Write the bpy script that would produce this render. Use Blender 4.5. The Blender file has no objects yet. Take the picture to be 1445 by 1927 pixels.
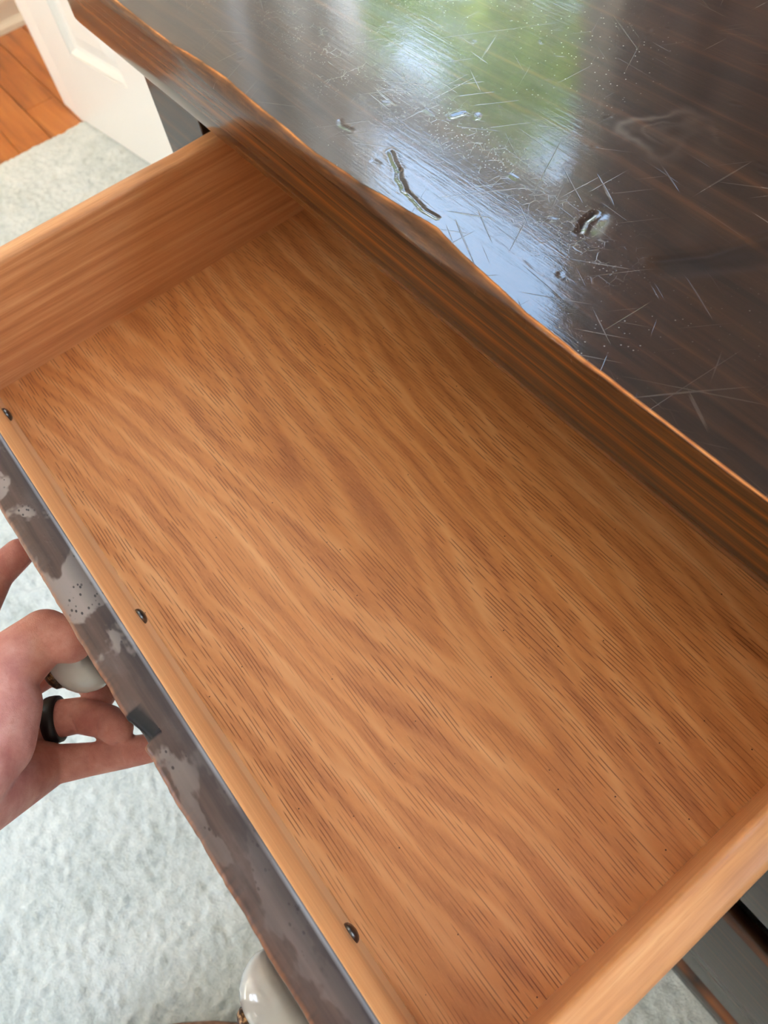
import bpy, bmesh, math, random
import numpy as np
from mathutils import Vector, Matrix

random.seed(7)
rng = np.random.default_rng(7)
C = bpy.context.scene.collection
SC = bpy.context.scene

# ------------------------------------------------------------------ camera
F_PX, IW, IH = 1470.0, 1445.0, 1927.0
R = np.array([[0.61074375, 0.78411365, -0.11026267],
              [0.64462567, -0.57322771, -0.50583371],
              [-0.45983674, 0.23785663, -0.85555502]])
CAM = np.array([0.0, 0.0, 0.4])
cd = bpy.data.cameras.new('camera')
cam = bpy.data.objects.new('camera', cd)
C.objects.link(cam)
m = Matrix.Identity(4)
for i in range(3):
    m[i][0] = R[0, i]; m[i][1] = -R[1, i]; m[i][2] = -R[2, i]; m[i][3] = CAM[i]
cam.matrix_world = m
cd.sensor_fit = 'VERTICAL'
cd.sensor_height = 36.0
cd.lens = 36.0 * F_PX / IH
cd.clip_start = 0.01
cd.dof.use_dof = True
cd.dof.focus_distance = 0.37
cd.dof.aperture_fstop = cd.lens / 1.7
SC.camera = cam

SC.view_settings.view_transform = 'Standard'
SC.view_settings.look = 'None'
SC.view_settings.gamma = 1.0
SC.view_settings.use_curve_mapping = False
SC.view_settings.exposure = 1.0
SC.cycles.use_denoising = True
SC.cycles.max_bounces = 10
SC.cycles.diffuse_bounces = 6
SC.cycles.sample_clamp_indirect = 8.0

# ------------------------------------------------------------------ sky and sun
W = bpy.data.worlds.new('sky')
SC.world = W
W.use_nodes = True
wn = W.node_tree
bg = wn.nodes['Background']
tc = wn.nodes.new('ShaderNodeTexCoord')
sp = wn.nodes.new('ShaderNodeSeparateXYZ')
rp = wn.nodes.new('ShaderNodeValToRGB')
wn.links.new(tc.outputs['Generated'], sp.inputs[0])
wn.links.new(sp.outputs['Z'], rp.inputs[0])
wn.links.new(rp.outputs[0], bg.inputs[0])
rp.color_ramp.elements[0].color = (0.90, 0.95, 1.0, 1)
rp.color_ramp.elements[1].color = (0.26, 0.56, 1.0, 1)
bg.inputs[1].default_value = 7.6

sd = bpy.data.lights.new('sun', 'SUN')
sd.energy = 24.0
sd.angle = 0.01
sd.color = (1.0, 0.93, 0.8)
sun = bpy.data.objects.new('sun', sd)
C.objects.link(sun)
sun.rotation_euler = (math.radians(28), math.radians(8), 0)      # high, from behind the photographer's side of the house


def portal(name, loc, sx, sz, rot):
    a = bpy.data.lights.new(name, 'AREA')
    a.shape = 'RECTANGLE'; a.size = sx; a.size_y = sz
    a.cycles.is_portal = True
    o = bpy.data.objects.new(name, a)
    C.objects.link(o); o.location = loc; o.rotation_euler = rot
    return o


# ------------------------------------------------------------------ helpers
def unproject(px, py, z):
    """world point at height z on the sight line of an image point of the survey of the photograph"""
    d = R.T @ np.array([(px - IW / 2) / F_PX, (py - IH / 2) / F_PX, 1.0])
    return CAM + d * ((z - CAM[2]) / d[2])


def obj(name, me, mats=None, parent=None):
    if isinstance(me, bmesh.types.BMesh):
        b = me
        me = bpy.data.meshes.new(name)
        b.to_mesh(me); b.free()
    o = bpy.data.objects.new(name, me)
    C.objects.link(o)
    if mats is not None:
        for mm in (mats if isinstance(mats, (list, tuple)) else [mats]):
            me.materials.append(mm)
    if parent is not None:
        o.parent = parent
        if o.parent.type == 'EMPTY':
            o.matrix_parent_inverse = Matrix.Translation(-parent.location)
    return o


def tag(o, label=None, cat=None, group=None, kind=None):
    if label: o['label'] = label
    if cat: o['category'] = cat
    if group: o['group'] = group
    if kind: o['kind'] = kind
    return o


def empty(name, loc):
    o = bpy.data.objects.new(name, None)
    C.objects.link(o); o.location = loc
    o.empty_display_size = 0.05
    return o


def box(bm, x0, x1, y0, y1, z0, z1, bevel=0.0, seg=2, mi=0):
    vs = [bm.verts.new((x, y, z)) for x in (x0, x1) for y in (y0, y1) for z in (z0, z1)]
    idx = [(0, 1, 3, 2), (4, 6, 7, 5), (0, 4, 5, 1), (2, 3, 7, 6), (0, 2, 6, 4), (1, 5, 7, 3)]
    fs = [bm.faces.new([vs[i] for i in f]) for f in idx]
    for f in fs: f.material_index = mi
    if bevel > 0:
        es = list({e for f in fs for e in f.edges})
        r = bmesh.ops.bevel(bm, geom=es, offset=bevel, segments=seg, profile=0.5, affect='EDGES')
        for f in r['faces']:
            f.material_index = mi; f.smooth = seg > 1
    return vs


def boxo(name, b, mats, parent=None, bevel=0.0, seg=2):
    bm = bmesh.new()
    box(bm, *b, bevel=bevel, seg=seg)
    bmesh.ops.recalc_face_normals(bm, faces=bm.faces)
    return obj(name, bm, mats, parent)


def lathe(bm, prof, n=40, axis='Z', mi=0):
    rings = []
    for (r, h) in prof:
        ring = []
        for k in range(n):
            a = 2 * math.pi * k / n
            c, s = r * math.cos(a), r * math.sin(a)
            ring.append(bm.verts.new((c, s, h) if axis == 'Z' else (c, -h, s)))
        rings.append(ring)
    for i in range(len(rings) - 1):
        for k in range(n):
            f = bm.faces.new((rings[i][k], rings[i][(k + 1) % n], rings[i + 1][(k + 1) % n], rings[i + 1][k]))
            f.smooth = True; f.material_index = mi
    for ring in (rings[0], rings[-1]):
        f = bm.faces.new(ring); f.material_index = mi
    bmesh.ops.recalc_face_normals(bm, faces=bm.faces)


def capsule(bm, p0, p1, r0, r1, n=20, rings=6):
    p0, p1 = Vector(p0), Vector(p1)
    d = p1 - p0
    L = d.length
    d.normalize()
    q = d.to_track_quat('Z', 'Y').to_matrix()
    prof = []
    for i in range(rings + 1):
        a = -math.pi / 2 + (math.pi / 2) * i / rings
        prof.append((r0 * math.cos(a), r0 * math.sin(a)))
    for i in range(rings + 1):
        a = (math.pi / 2) * i / rings
        prof.append((r1 * math.cos(a), L + r1 * math.sin(a)))
    rr = []
    for (r, h) in prof:
        r = max(r, 1e-5)
        rr.append([bm.verts.new(p0 + q @ Vector((r * math.cos(2 * math.pi * k / n), r * math.sin(2 * math.pi * k / n), h))) for k in range(n)])
    for i in range(len(rr) - 1):
        for k in range(n):
            bm.faces.new((rr[i][k], rr[i][(k + 1) % n], rr[i + 1][(k + 1) % n], rr[i + 1][k]))
    bm.faces.new(list(reversed(rr[0]))); bm.faces.new(rr[-1])


# ------------------------------------------------------------------ material kit
class MK:
    def __init__(s, name, rough=0.5, spec=0.5, coat=0.0, coat_rough=0.1):
        s.m = bpy.data.materials.new(name)
        s.m.use_nodes = True
        s.t = s.m.node_tree
        s.b = s.t.nodes['Principled BSDF']
        s.b.inputs['Roughness'].default_value = rough
        s.b.inputs['Specular IOR Level'].default_value = spec
        s.b.inputs['Coat Weight'].default_value = coat
        s.b.inputs['Coat Roughness'].default_value = coat_rough
        s.co = s.n('ShaderNodeTexCoord').outputs['Object']

    def n(s, ty): return s.t.nodes.new(ty)

    def put(s, sock, v):
        if hasattr(v, 'is_output') or isinstance(v, bpy.types.NodeSocket): s.t.links.new(v, sock)
        elif isinstance(v, (tuple, list)) and len(v) == 3 and sock.type == 'RGBA': sock.default_value = (*v, 1)
        else: sock.default_value = v

    def math(s, op, a, b=0.0, c=0.0, clamp=False):
        x = s.n('ShaderNodeMath'); x.operation = op; x.use_clamp = clamp
        s.put(x.inputs[0], a); s.put(x.inputs[1], b); s.put(x.inputs[2], c)
        return x.outputs[0]

    def scale(s, v, sc, loc=(0, 0, 0), rot=(0, 0, 0)):
        x = s.n('ShaderNodeMapping')
        s.put(x.inputs['Vector'], v); x.inputs['Scale'].default_value = sc; x.inputs['Location'].default_value = loc
        x.inputs['Rotation'].default_value = rot
        return x.outputs[0]

    def noise(s, v, sc=1.0, det=3.0, rough=0.5, dist=0.0):
        x = s.n('ShaderNodeTexNoise')
        s.put(x.inputs['Vector'], v); x.inputs['Scale'].default_value = sc
        x.inputs['Detail'].default_value = det; x.inputs['Roughness'].default_value = rough; x.inputs['Distortion'].default_value = dist
        return x.outputs[0]

    def voro(s, v, sc=1.0, out='Distance', feat='F1'):
        x = s.n('ShaderNodeTexVoronoi'); x.feature = feat
        s.put(x.inputs['Vector'], v); x.inputs['Scale'].default_value = sc
        return x.outputs[out]

    def sep(s, v):
        x = s.n('ShaderNodeSeparateXYZ'); s.put(x.inputs[0], v); return x.outputs

    def comb(s, x_, y_, z_):
        x = s.n('ShaderNodeCombineXYZ'); s.put(x.inputs[0], x_); s.put(x.inputs[1], y_); s.put(x.inputs[2], z_); return x.outputs[0]

    def ramp(s, f, stops, interp='LINEAR'):
        x = s.n('ShaderNodeValToRGB'); s.put(x.inputs[0], f)
        e = x.color_ramp.elements; x.color_ramp.interpolation = interp
        while len(e) < len(stops): e.new(0.5)
        for el, (p, c) in zip(e, stops):
            el.position = p; el.color = (*c, 1) if not isinstance(c, (int, float)) else (c, c, c, 1)
        return x.outputs[0]

    def ss(s, f, a, b):
        x = s.n('ShaderNodeMapRange'); x.interpolation_type = 'SMOOTHSTEP'
        s.put(x.inputs[0], f); x.inputs[1].default_value = a; x.inputs[2].default_value = b
        return x.outputs[0]

    def mix(s, f, a, b, mode='MIX'):
        x = s.n('ShaderNodeMix'); x.data_type = 'RGBA'; x.blend_type = mode
        s.put(x.inputs[0], f); s.put(x.inputs[6], a); s.put(x.inputs[7], b)
        return x.outputs[2]

    def attr(s, name):
        x = s.n('ShaderNodeAttribute'); x.attribute_name = name; return x.outputs['Fac']

    def bump(s, h, strength=0.3, dist=0.001):
        x = s.n('ShaderNodeBump'); x.inputs['Strength'].default_value = strength; x.inputs['Distance'].default_value = dist
        s.put(x.inputs['Height'], h); s.t.links.new(x.outputs[0], s.b.inputs['Normal'])
        return x

    def color(s, c): s.put(s.b.inputs['Base Color'], c)

    def rough(s, c): s.put(s.b.inputs['Roughness'], c)


def srgb(r, g, b):
    f = lambda v: (v / 255 / 12.92) if v <= 10.31 else ((v / 255 + 0.055) / 1.055) ** 2.4
    return (f(r), f(g), f(b))


def plain(name, col, rough=0.6, spec=0.5, metal=0.0):
    k = MK(name, rough, spec); k.color(col); k.b.inputs['Metallic'].default_value = metal
    return k.m


def m_oak_print():
    k = MK('oak_print_panel', 0.36, 0.5)
    x, y, z = k.sep(k.co)
    warp = k.noise(k.scale(k.co, (5, 11, 1)), 1.0, 2.0)
    yw = k.math('ADD', k.math('SUBTRACT', y, 0.085), k.math('MULTIPLY', k.math('SUBTRACT', warp, 0.5), 0.05))
    hyp = k.math('SQRT', k.math('ADD', k.math('MULTIPLY', yw, yw), 0.00012))
    u = k.math('ADD', x, k.math('MULTIPLY', hyp, 7.0))
    u = k.math('ADD', u, k.math('MULTIPLY', k.noise(k.scale(k.co, (9, 50, 1)), 1.0, 3.0), 0.10))
    w = k.math('SINE', k.math('MULTIPLY', u, 2 * math.pi / 0.125))
    w2 = k.math('SINE', k.math('MULTIPLY', u, 2 * math.pi / 0.047))
    wv = k.math('ADD', k.math('MULTIPLY', w, 0.32), k.math('MULTIPLY', w2, 0.15))
    blot = k.noise(k.scale(k.co, (6, 60, 1), (3, 1, 0)), 1.0, 4.0, 0.6)
    tone = k.math('ADD', k.math('ADD', k.math('MULTIPLY', wv, 0.62), 0.5), k.math('MULTIPLY', k.math('SUBTRACT', blot, 0.5), 1.5), clamp=True)
    col = k.ramp(tone, [(0.0, srgb(178, 108, 60)), (0.5, srgb(209, 138, 80)), (1.0, srgb(228, 165, 108))])
    fine = k.noise(k.scale(k.co, (260, 900, 1)), 1.0, 3.0, 0.7)
    col = k.mix(k.math('MULTIPLY', k.ss(fine, 0.45, 0.7), 0.22), col, srgb(226, 152, 94))
    # printed pores: rows of short dark ticks along the grain
    yj = k.math('ADD', k.math('MULTIPLY', y, 540.0), k.math('MULTIPLY', k.noise(k.scale(k.co, (8, 20, 1)), 1.0, 1.0), 4.0))
    row = k.math('FLOOR', yj); fr = k.math('SUBTRACT', k.math('FRACT', yj), 0.5)
    wn_ = k.n('ShaderNodeTexWhiteNoise'); wn_.noise_dimensions = '1D'; k.put(wn_.inputs['W'], row)
    seg = k.n('ShaderNodeTexNoise'); seg.noise_dimensions = '1D'
    k.put(seg.inputs['W'], k.math('ADD', k.math('MULTIPLY', x, 42.0), k.math('MULTIPLY', wn_.outputs[0], 900.0)))
    seg.inputs['Scale'].default_value = 1.0; seg.inputs['Detail'].default_value = 1.0
    on = k.ss(seg.outputs[0], 0.42, 0.58)
    line = k.math('SUBTRACT', 1.0, k.ss(k.math('ABSOLUTE', fr), 0.03, 0.24))
    tick = k.math('MULTIPLY', on, line)
    col = k.mix(k.math('MULTIPLY', tick, k.math('ADD', 0.34, k.math('MULTIPLY', k.ss(k.noise(k.scale(k.co, (7, 26, 1), (8, 3, 0)), 1.0, 2.0), 0.36, 0.62), 0.46))), col, srgb(116, 58, 30))
    sp_ = k.voro(k.co, 95.0)
    col = k.mix(k.math('SUBTRACT', 1.0, k.ss(sp_, 0.02, 0.055)), col, srgb(84, 44, 24))
    k.color(col)
    k.rough(k.math('ADD', 0.36, k.math('MULTIPLY', k.math('SUBTRACT', fine, 0.5), 0.12)))
    k.bump(k.math('SUBTRACT', k.math('MULTIPLY', fine, 0.5), tick), 0.12, 0.0004)
    return k.m


def m_pine(name, c0, c1, c2, grain='y', rough=0.42, streak=0.0):
    k = MK(name, rough, 0.5)
    a = {'y': (130, 5.0, 190), 'x': (4.0, 70, 110)}[grain]
    g = k.noise(k.scale(k.co, a), 1.0, 4.0, 0.6, 0.4)
    g2 = k.noise(k.scale(k.co, tuple(v * 5 for v in a), (5, 2, 1)), 1.0, 2.0, 0.6)
    f = k.math('ADD', k.math('MULTIPLY', g, 0.8), k.math('MULTIPLY', g2, 0.25))
    col = k.ramp(f, [(0.28, c0), (0.52, c1), (0.75, c2)])
    fl = k.noise(k.scale(k.co, tuple(v * 14 for v in a)), 1.0, 2.0)
    col = k.mix(k.math('MULTIPLY', k.ss(fl, 0.56, 0.7), 0.25), col, c0)
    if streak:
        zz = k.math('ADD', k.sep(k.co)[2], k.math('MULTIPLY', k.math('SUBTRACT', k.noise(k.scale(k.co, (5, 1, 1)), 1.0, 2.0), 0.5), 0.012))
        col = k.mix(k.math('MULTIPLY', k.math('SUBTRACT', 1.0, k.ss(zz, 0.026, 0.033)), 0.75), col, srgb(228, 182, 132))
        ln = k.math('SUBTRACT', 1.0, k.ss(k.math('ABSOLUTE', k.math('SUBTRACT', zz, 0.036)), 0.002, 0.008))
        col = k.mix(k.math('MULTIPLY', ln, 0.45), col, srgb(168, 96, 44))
    k.color(col)
    k.bump(g2, 0.08, 0.0006)
    return k.m


def m_stained(name, base, streak, rough, coat=0.6, crough=0.16, sc=1.0):
    """dark walnut-stained softwood with amber latewood lines along x"""
    k = MK(name, rough, 0.12, coat, crough)
    wob = k.noise(k.scale(k.co, (2.2, 9, 9)), 1.0, 2.0)
    x, y, z = k.sep(k.co)
    zz = k.math('ADD', k.math('ADD', z, k.math('MULTIPLY', y, 1.0)), k.math('MULTIPLY', k.math('SUBTRACT', wob, 0.5), 0.024))
    ln = k.n('ShaderNodeTexNoise'); ln.noise_dimensions = '1D'
    k.put(ln.inputs['W'], k.math('MULTIPLY', zz, 190.0 * sc)); ln.inputs['Detail'].default_value = 3.0; ln.inputs['Scale'].default_value = 1.0
    f = k.math('ADD', k.math('MULTIPLY', ln.outputs[0], 0.85), k.math('MULTIPLY', k.noise(k.scale(k.co, (30, 300, 300)), 1.0, 2.0), 0.2))
    col = k.ramp(f, [(0.44, base), (0.56, tuple((p + q) * 0.4 for p, q in zip(base, streak))), (0.70, streak)])
    k.color(col)
    k.bump(f, 0.02, 0.0004)
    return k


def m_tabletop():
    k = MK('stained_tabletop', 0.45, 0.15, 1.0, 0.14)
    base, mid, amber = srgb(38, 23, 13), srgb(52, 31, 17), srgb(86, 51, 24)
    wob = k.noise(k.scale(k.co, (2.5, 8, 1)), 1.0, 2.0)
    x, y, z = k.sep(k.co)
    yy = k.math('ADD', y, k.math('MULTIPLY', k.math('SUBTRACT', wob, 0.5), 0.05))
    ln = k.n('ShaderNodeTexNoise'); ln.noise_dimensions = '1D'
    k.put(ln.inputs['W'], k.math('MULTIPLY', yy, 95.0)); ln.inputs['Detail'].default_value = 4.0; ln.inputs['Scale'].default_value = 1.0
    gr = k.noise(k.scale(k.co, (22, 420, 1)), 1.0, 3.0, 0.6)
    f = k.math('ADD', k.math('MULTIPLY', ln.outputs[0], 0.75), k.math('MULTIPLY', gr, 0.3))
    col = k.ramp(f, [(0.40, base), (0.6, mid), (0.84, amber)])
    big = k.noise(k.scale(k.co, (6, 16, 1), (2, 7, 0)), 1.0, 3.0)
    col = k.mix(k.math('MULTIPLY', k.ss(big, 0.45, 0.7), 0.5), col, srgb(68, 44, 28))
    # hairline scratches in several directions
    sc_h = None
    for i, (ang, off) in enumerate(((0.45, 0), (-0.55, 3), (1.1, 6), (2.2, 9), (0.08, 12), (1.65, 15))):
        v = k.scale(k.scale(k.co, (1, 1, 1), (0, 0, 0), (0, 0, ang)), (16, 620, 1), (off, off * 1.7, 0))
        wv = k.noise(v, 1.0, 0.0, 0.4, 0.0)
        s_ = k.ss(wv, 0.79, 0.83)
        sc_h = s_ if sc_h is None else k.math('MAXIMUM', sc_h, s_)
    dens = k.ss(k.noise(k.co, 14.0, 3.0), 0.36, 0.62)
    sc_h = k.math('MULTIPLY', sc_h, dens)
    dust = k.math('SUBTRACT', 1.0, k.ss(k.voro(k.co, 330.0), 0.05, 0.15))
    dust = k.math('MULTIPLY', dust, k.ss(k.noise(k.co, 11.0, 3.0), 0.44, 0.66))
    scuff = k.attr('scuff')
    dv = k.n('ShaderNodeTexNoise'); k.put(dv.inputs['Vector'], k.co); dv.inputs['Scale'].default_value = 60.0
    vm = k.n('ShaderNodeVectorMath'); vm.operation = 'MULTIPLY_ADD'
    k.put(vm.inputs[0], dv.outputs['Color']); vm.inputs[1].default_value = (.012, .012, 0); k.put(vm.inputs[2], k.co)
    hair = k.math('SUBTRACT', 1.0, k.ss(k.voro(k.scale(vm.outputs[0], (1, 1, 0)), 170.0, 'Distance', 'DISTANCE_TO_EDGE'), 0.01, 0.035))
    hair = k.math('MULTIPLY', hair, k.ss(k.noise(k.co, 120.0, 2.0), 0.5, 0.62))
    hair = k.math('MULTIPLY', hair, scuff)
    speck = k.math('MULTIPLY', k.math('SUBTRACT', 1.0, k.ss(k.voro(k.co, 520.0), 0.10, 0.24)), k.math('MULTIPLY', scuff, k.ss(k.noise(k.co, 45.0, 3.0), 0.42, 0.6)))
    dust = k.math('MAXIMUM', dust, k.math('MAXIMUM', k.math('MULTIPLY', hair, 0.32), k.math('MULTIPLY', speck, 0.6)))
    col = k.mix(k.math('MULTIPLY', dust, 0.55), col, srgb(175, 165, 152))
    col = k.mix(k.math('MULTIPLY', sc_h, 0.14), col, srgb(150, 135, 118))
    stain = k.attr('stain'); dark = k.attr('dark'); wear = k.attr('wear'); cham = k.attr('chamfer')
    col = k.mix(k.math('MULTIPLY', stain, 0.2), col, srgb(140, 122, 108))
    col = k.mix(k.math('MULTIPLY', dark, 0.85), col, srgb(26, 16, 11))
    wn_ = k.noise(k.scale(k.co, (60, 500, 500)), 1.0, 3.0)
    col = k.mix(cham, col, k.ramp(wn_, [(0.3, srgb(66, 38, 16)), (0.55, srgb(86, 52, 24)), (0.75, srgb(112, 72, 36))]))
    col = k.mix(wear, col, k.ramp(k.noise(k.co, 120.0, 2.0), [(0.3, srgb(190, 108, 50)), (0.7, srgb(226, 146, 80))]))
    k.color(col)
    k.put(k.b.inputs['Coat Weight'], k.math('SUBTRACT', 1.0, k.math('MULTIPLY', cham, 0.72)))
    hz = k.noise(k.scale(k.co, (20, 60, 1)), 1.0, 4.0, 0.6)
    ro = k.math('ADD', 0.055, k.math('MULTIPLY', k.ss(hz, 0.35, 0.75), 0.09))
    ro = k.math('ADD', ro, k.math('MULTIPLY', stain, 0.14))
    ro = k.math('ADD', ro, k.math('MULTIPLY', k.math('ADD', dust, sc_h), 0.2))
    k.put(k.b.inputs['Coat Roughness'], ro)
    # relief: brushed grain, orange peel, scratches
    h = k.math('ADD', k.math('MULTIPLY', gr, 0.42), k.math('ADD', k.math('MULTIPLY', k.noise(k.co, 90.0, 3.0), 0.55), k.math('MULTIPLY', k.noise(k.scale(k.co, (500, 900, 1)), 1.0, 3.0, 0.7), 0.14)))
    h = k.math('SUBTRACT', h, k.math('MULTIPLY', sc_h, 0.5))
    h = k.math('ADD', h, k.math('MULTIPLY', dust, 0.8))
    b_ = k.bump(h, 0.22, 0.0006)
    k.t.links.new(b_.outputs[0], k.b.inputs['Coat Normal'])
    return k.m


def m_front_stain():
    """worn, grey-brown stained drawer front: hazy patches and dark pits in the old finish"""
    k = MK('worn_stained_front', 0.55, 0.35, 0.1, 0.3)
    x, y, z = k.sep(k.co)
    g = k.noise(k.scale(k.co, (14, 260, 260)), 1.0, 3.0, 0.6)
    col = k.ramp(g, [(0.3, srgb(62, 44, 38)), (0.7, srgb(88, 66, 57))])
    p = k.noise(k.scale(k.co, (26, 40, 20), (1.3, 0.4, 0)), 1.0, 4.0, 0.55, 0.3)
    patch = k.ss(p, 0.50, 0.545)
    pit = k.math('SUBTRACT', 1.0, k.ss(k.voro(k.scale(k.co, (1, 1.6, 1)), 300.0), 0.16, 0.3))
    pit = k.math('MULTIPLY', pit, k.ss(k.noise(k.co, 60.0, 2.0), 0.5, 0.58))
    pc = k.mix(pit, srgb(138, 122, 112), srgb(52, 44, 40))
    left = k.math('SUBTRACT', 1.0, k.ss(x, -0.19, -0.08))
    col = k.mix(k.math('MULTIPLY', patch, k.math('ADD', 0.25, k.math('MULTIPLY', left, 0.7))), col, pc)
    sm = k.noise(k.scale(k.co, (35, 60, 30)), 1.0, 4.0, 0.6)
    col = k.mix(k.math('MULTIPLY', k.ss(sm, 0.45, 0.75), 0.35), col, srgb(118, 104, 98))
    col = k.mix(k.attr('wear'), col, srgb(176, 112, 68))
    col = k.mix(k.attr('dark'), col, srgb(30, 26, 24))
    col = k.mix(k.attr('pale'), col, srgb(150, 145, 142))  # edge glint painted as a thin pale line
    k.color(col)
    k.rough(k.math('ADD', 0.42, k.math('ADD', k.math('MULTIPLY', patch, 0.18), k.math('MULTIPLY', k.attr('dark'), 0.4))))
    k.bump(k.math('SUBTRACT', g, pit), 0.15, 0.0006)
    return k.m


def m_carpet():
    k = MK('sage_carpet', 0.95, 0.15)
    blot = k.noise(k.co, 9.0, 4.0, 0.6)
    fine = k.noise(k.co, 300.0, 3.0, 0.75)
    mid = k.noise(k.co, 45.0, 3.0, 0.6)
    f = k.math('ADD', k.math('MULTIPLY', blot, 0.4), k.math('ADD', k.math('MULTIPLY', fine, 0.4), k.math('MULTIPLY', mid, 0.25)))
    col = k.ramp(f, [(0.36, srgb(182, 189, 182)), (0.52, srgb(216, 220, 214)), (0.68, srgb(236, 237, 230))])
    k.color(col)
    k.b.inputs['Sheen Weight'].default_value = 0.25
    k.bump(k.math('ADD', fine, k.math('MULTIPLY', mid, 0.3)), 0.8, 0.003)
    return k.m


def m_plank():
    k = MK('orange_oak_plank', 0.28, 0.5, 0.3, 0.15)
    oi = k.n('ShaderNodeObjectInfo').outputs['Random']
    off = k.math('MULTIPLY', oi, 40.0)
    v = k.n('ShaderNodeVectorMath'); v.operation = 'ADD'
    k.put(v.inputs[0], k.co); k.put(v.inputs[1], k.comb(off, off, 0.0))
    g = k.noise(k.scale(v.outputs[0], (4, 40, 1)), 1.0, 4.0, 0.6, 0.5)
    col = k.ramp(g, [(0.3, srgb(150, 84, 34)), (0.5, srgb(184, 108, 48)), (0.75, srgb(206, 132, 66))])
    col = k.mix(k.math('MULTIPLY', oi, 0.25), col, srgb(150, 88, 40))
    k.color(col)
    return k.m


def m_skin():
    k = MK('skin', 0.48, 0.4)
    b1 = k.noise(k.co, 70.0, 4.0, 0.6)
    b2 = k.noise(k.co, 420.0, 3.0, 0.6)
    col = k.ramp(b1, [(0.3, srgb(190, 116, 104)), (0.55, srgb(210, 142, 126)), (0.75, srgb(222, 162, 146))])
    col = k.mix(k.math('MULTIPLY', k.ss(b2, 0.5, 0.75), 0.25), col, srgb(188, 104, 90))
    k.color(col)
    k.b.inputs['Subsurface Weight'].default_value = 0.12
    k.b.inputs['Subsurface Radius'].default_value = (0.006, 0.002, 0.001)
    k.b.inputs['Subsurface Scale'].default_value = 1.0
    cr = k.voro(k.scale(k.co, (1.0, 1.6, 1.0)), 420.0, 'Distance', 'DISTANCE_TO_EDGE')
    h = k.math('ADD', k.math('MULTIPLY', k.ss(cr, 0.0, 0.12), 0.5), k.math('MULTIPLY', k.noise(k.scale(k.co, (60, 260, 260)), 1.0, 3.0), 0.9))
    k.bump(h, 0.2, 0.0005)
    return k.m


OAK = m_oak_print()
SIDE = m_pine('varnished_pine_side', srgb(178, 112, 68), srgb(212, 146, 94), srgb(232, 176, 124), 'y', 0.3)
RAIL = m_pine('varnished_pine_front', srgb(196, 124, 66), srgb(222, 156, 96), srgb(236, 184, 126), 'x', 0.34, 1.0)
TOP = m_tabletop()
FRONT = m_front_stain()
_k = m_stained('stained_case_wood', srgb(34, 16, 4), srgb(112, 62, 14), 0.5, 1.0, 0.13); 
CASE = _k.m
_k = m_stained('stained_low_drawer', srgb(26, 15, 9), srgb(56, 31, 14), 0.5, 0.6, 0.12, 0.6)
_w = _k.attr('wear')
_old = _k.b.inputs['Base Color'].links[0].from_socket
_k.color(_k.mix(_w, _old, srgb(150, 88, 46)))
LOW = _k.m
DARKIN = plain('bare_case_interior', srgb(70, 44, 26), 0.8)
CARPET = m_carpet()
PLANK = m_plank()
SUBFLOOR = plain('subfloor', srgb(92, 58, 30), 0.9)
WALL = plain('cream_wall_paint', srgb(232, 224, 212), 0.75)
TRIMW = plain('white_trim_paint', srgb(240, 232, 216), 0.4)
DOORW = plain('white_door_paint', srgb(226, 219, 208), 0.38)
CEIL = plain('white_ceiling_paint', srgb(240, 238, 232), 0.85)
CERAMIC = None
_k = MK('glazed_cream_ceramic', 0.16, 0.55, 0.6, 0.05)
_k.color(_k.ramp(_k.noise(_k.co, 60.0, 3.0), [(0.35, srgb(196, 188, 178)), (0.7, srgb(208, 202, 194))]))
CERAMIC = _k.m
_k = MK('antique_bronze', 0.42, 0.5)
_k.color(_k.ramp(_k.noise(_k.co, 420.0, 3.0), [(0.4, srgb(52, 36, 26)), (0.55, srgb(96, 66, 42)), (0.7, srgb(196, 150, 104))]))
_k.b.inputs['Metallic'].default_value = 0.6
BRONZE = _k.m
STEEL = plain('dark_screw_steel', srgb(98, 90, 82), 0.3, 0.5, 0.9)
RINGM = plain('black_silicone', (0.006, 0.006, 0.007), 0.45)
SKIN = m_skin()
_k = MK('brown_suede', 0.9, 0.2)
_k.color(_k.ramp(_k.noise(_k.co, 160.0, 4.0), [(0.3, srgb(128, 92, 72)), (0.7, srgb(176, 136, 112))]))
_k.bump(_k.noise(_k.co, 900.0, 2.0), 0.4, 0.001)
SUEDE = _k.m
SOLE = plain('dark_rubber_sole', srgb(36, 33, 30), 0.8)
_k = MK('taupe_curtain_cloth', 0.85, 0.2)
_k.color(_k.ramp(_k.noise(_k.scale(_k.co, (300, 300, 20)), 1.0, 2.0), [(0.3, srgb(126, 114, 112)), (0.7, srgb(146, 134, 132))]))
CURT = _k.m
_k = MK('window_glass', 0.0, 0.5)
_t = _k.n('ShaderNodeBsdfTransparent'); _g = _k.n('ShaderNodeBsdfGlossy'); _g.inputs['Roughness'].default_value = 0.0
_mx = _k.n('ShaderNodeMixShader'); _mx.inputs[0].default_value = 0.06
_k.t.links.new(_t.outputs[0], _mx.inputs[1]); _k.t.links.new(_g.outputs[0], _mx.inputs[2])
_k.t.links.new(_mx.outputs[0], [n for n in _k.t.nodes if n.type == 'OUTPUT_MATERIAL'][0].inputs[0])
GLASS = _k.m
_k = MK('leaf_green', 0.6, 0.3)
_k.color(_k.ramp(_k.noise(_k.co, 3.0, 4.0), [(0.3, srgb(86, 122, 40)), (0.7, srgb(170, 190, 84))]))
_k.b.inputs['Transmission Weight'].default_value = 0.0
LEAF = _k.m
BARK = plain('bark', srgb(92, 74, 58), 0.9)
PAVING = plain('pale_paving', srgb(168, 162, 154), 0.9)

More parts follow.
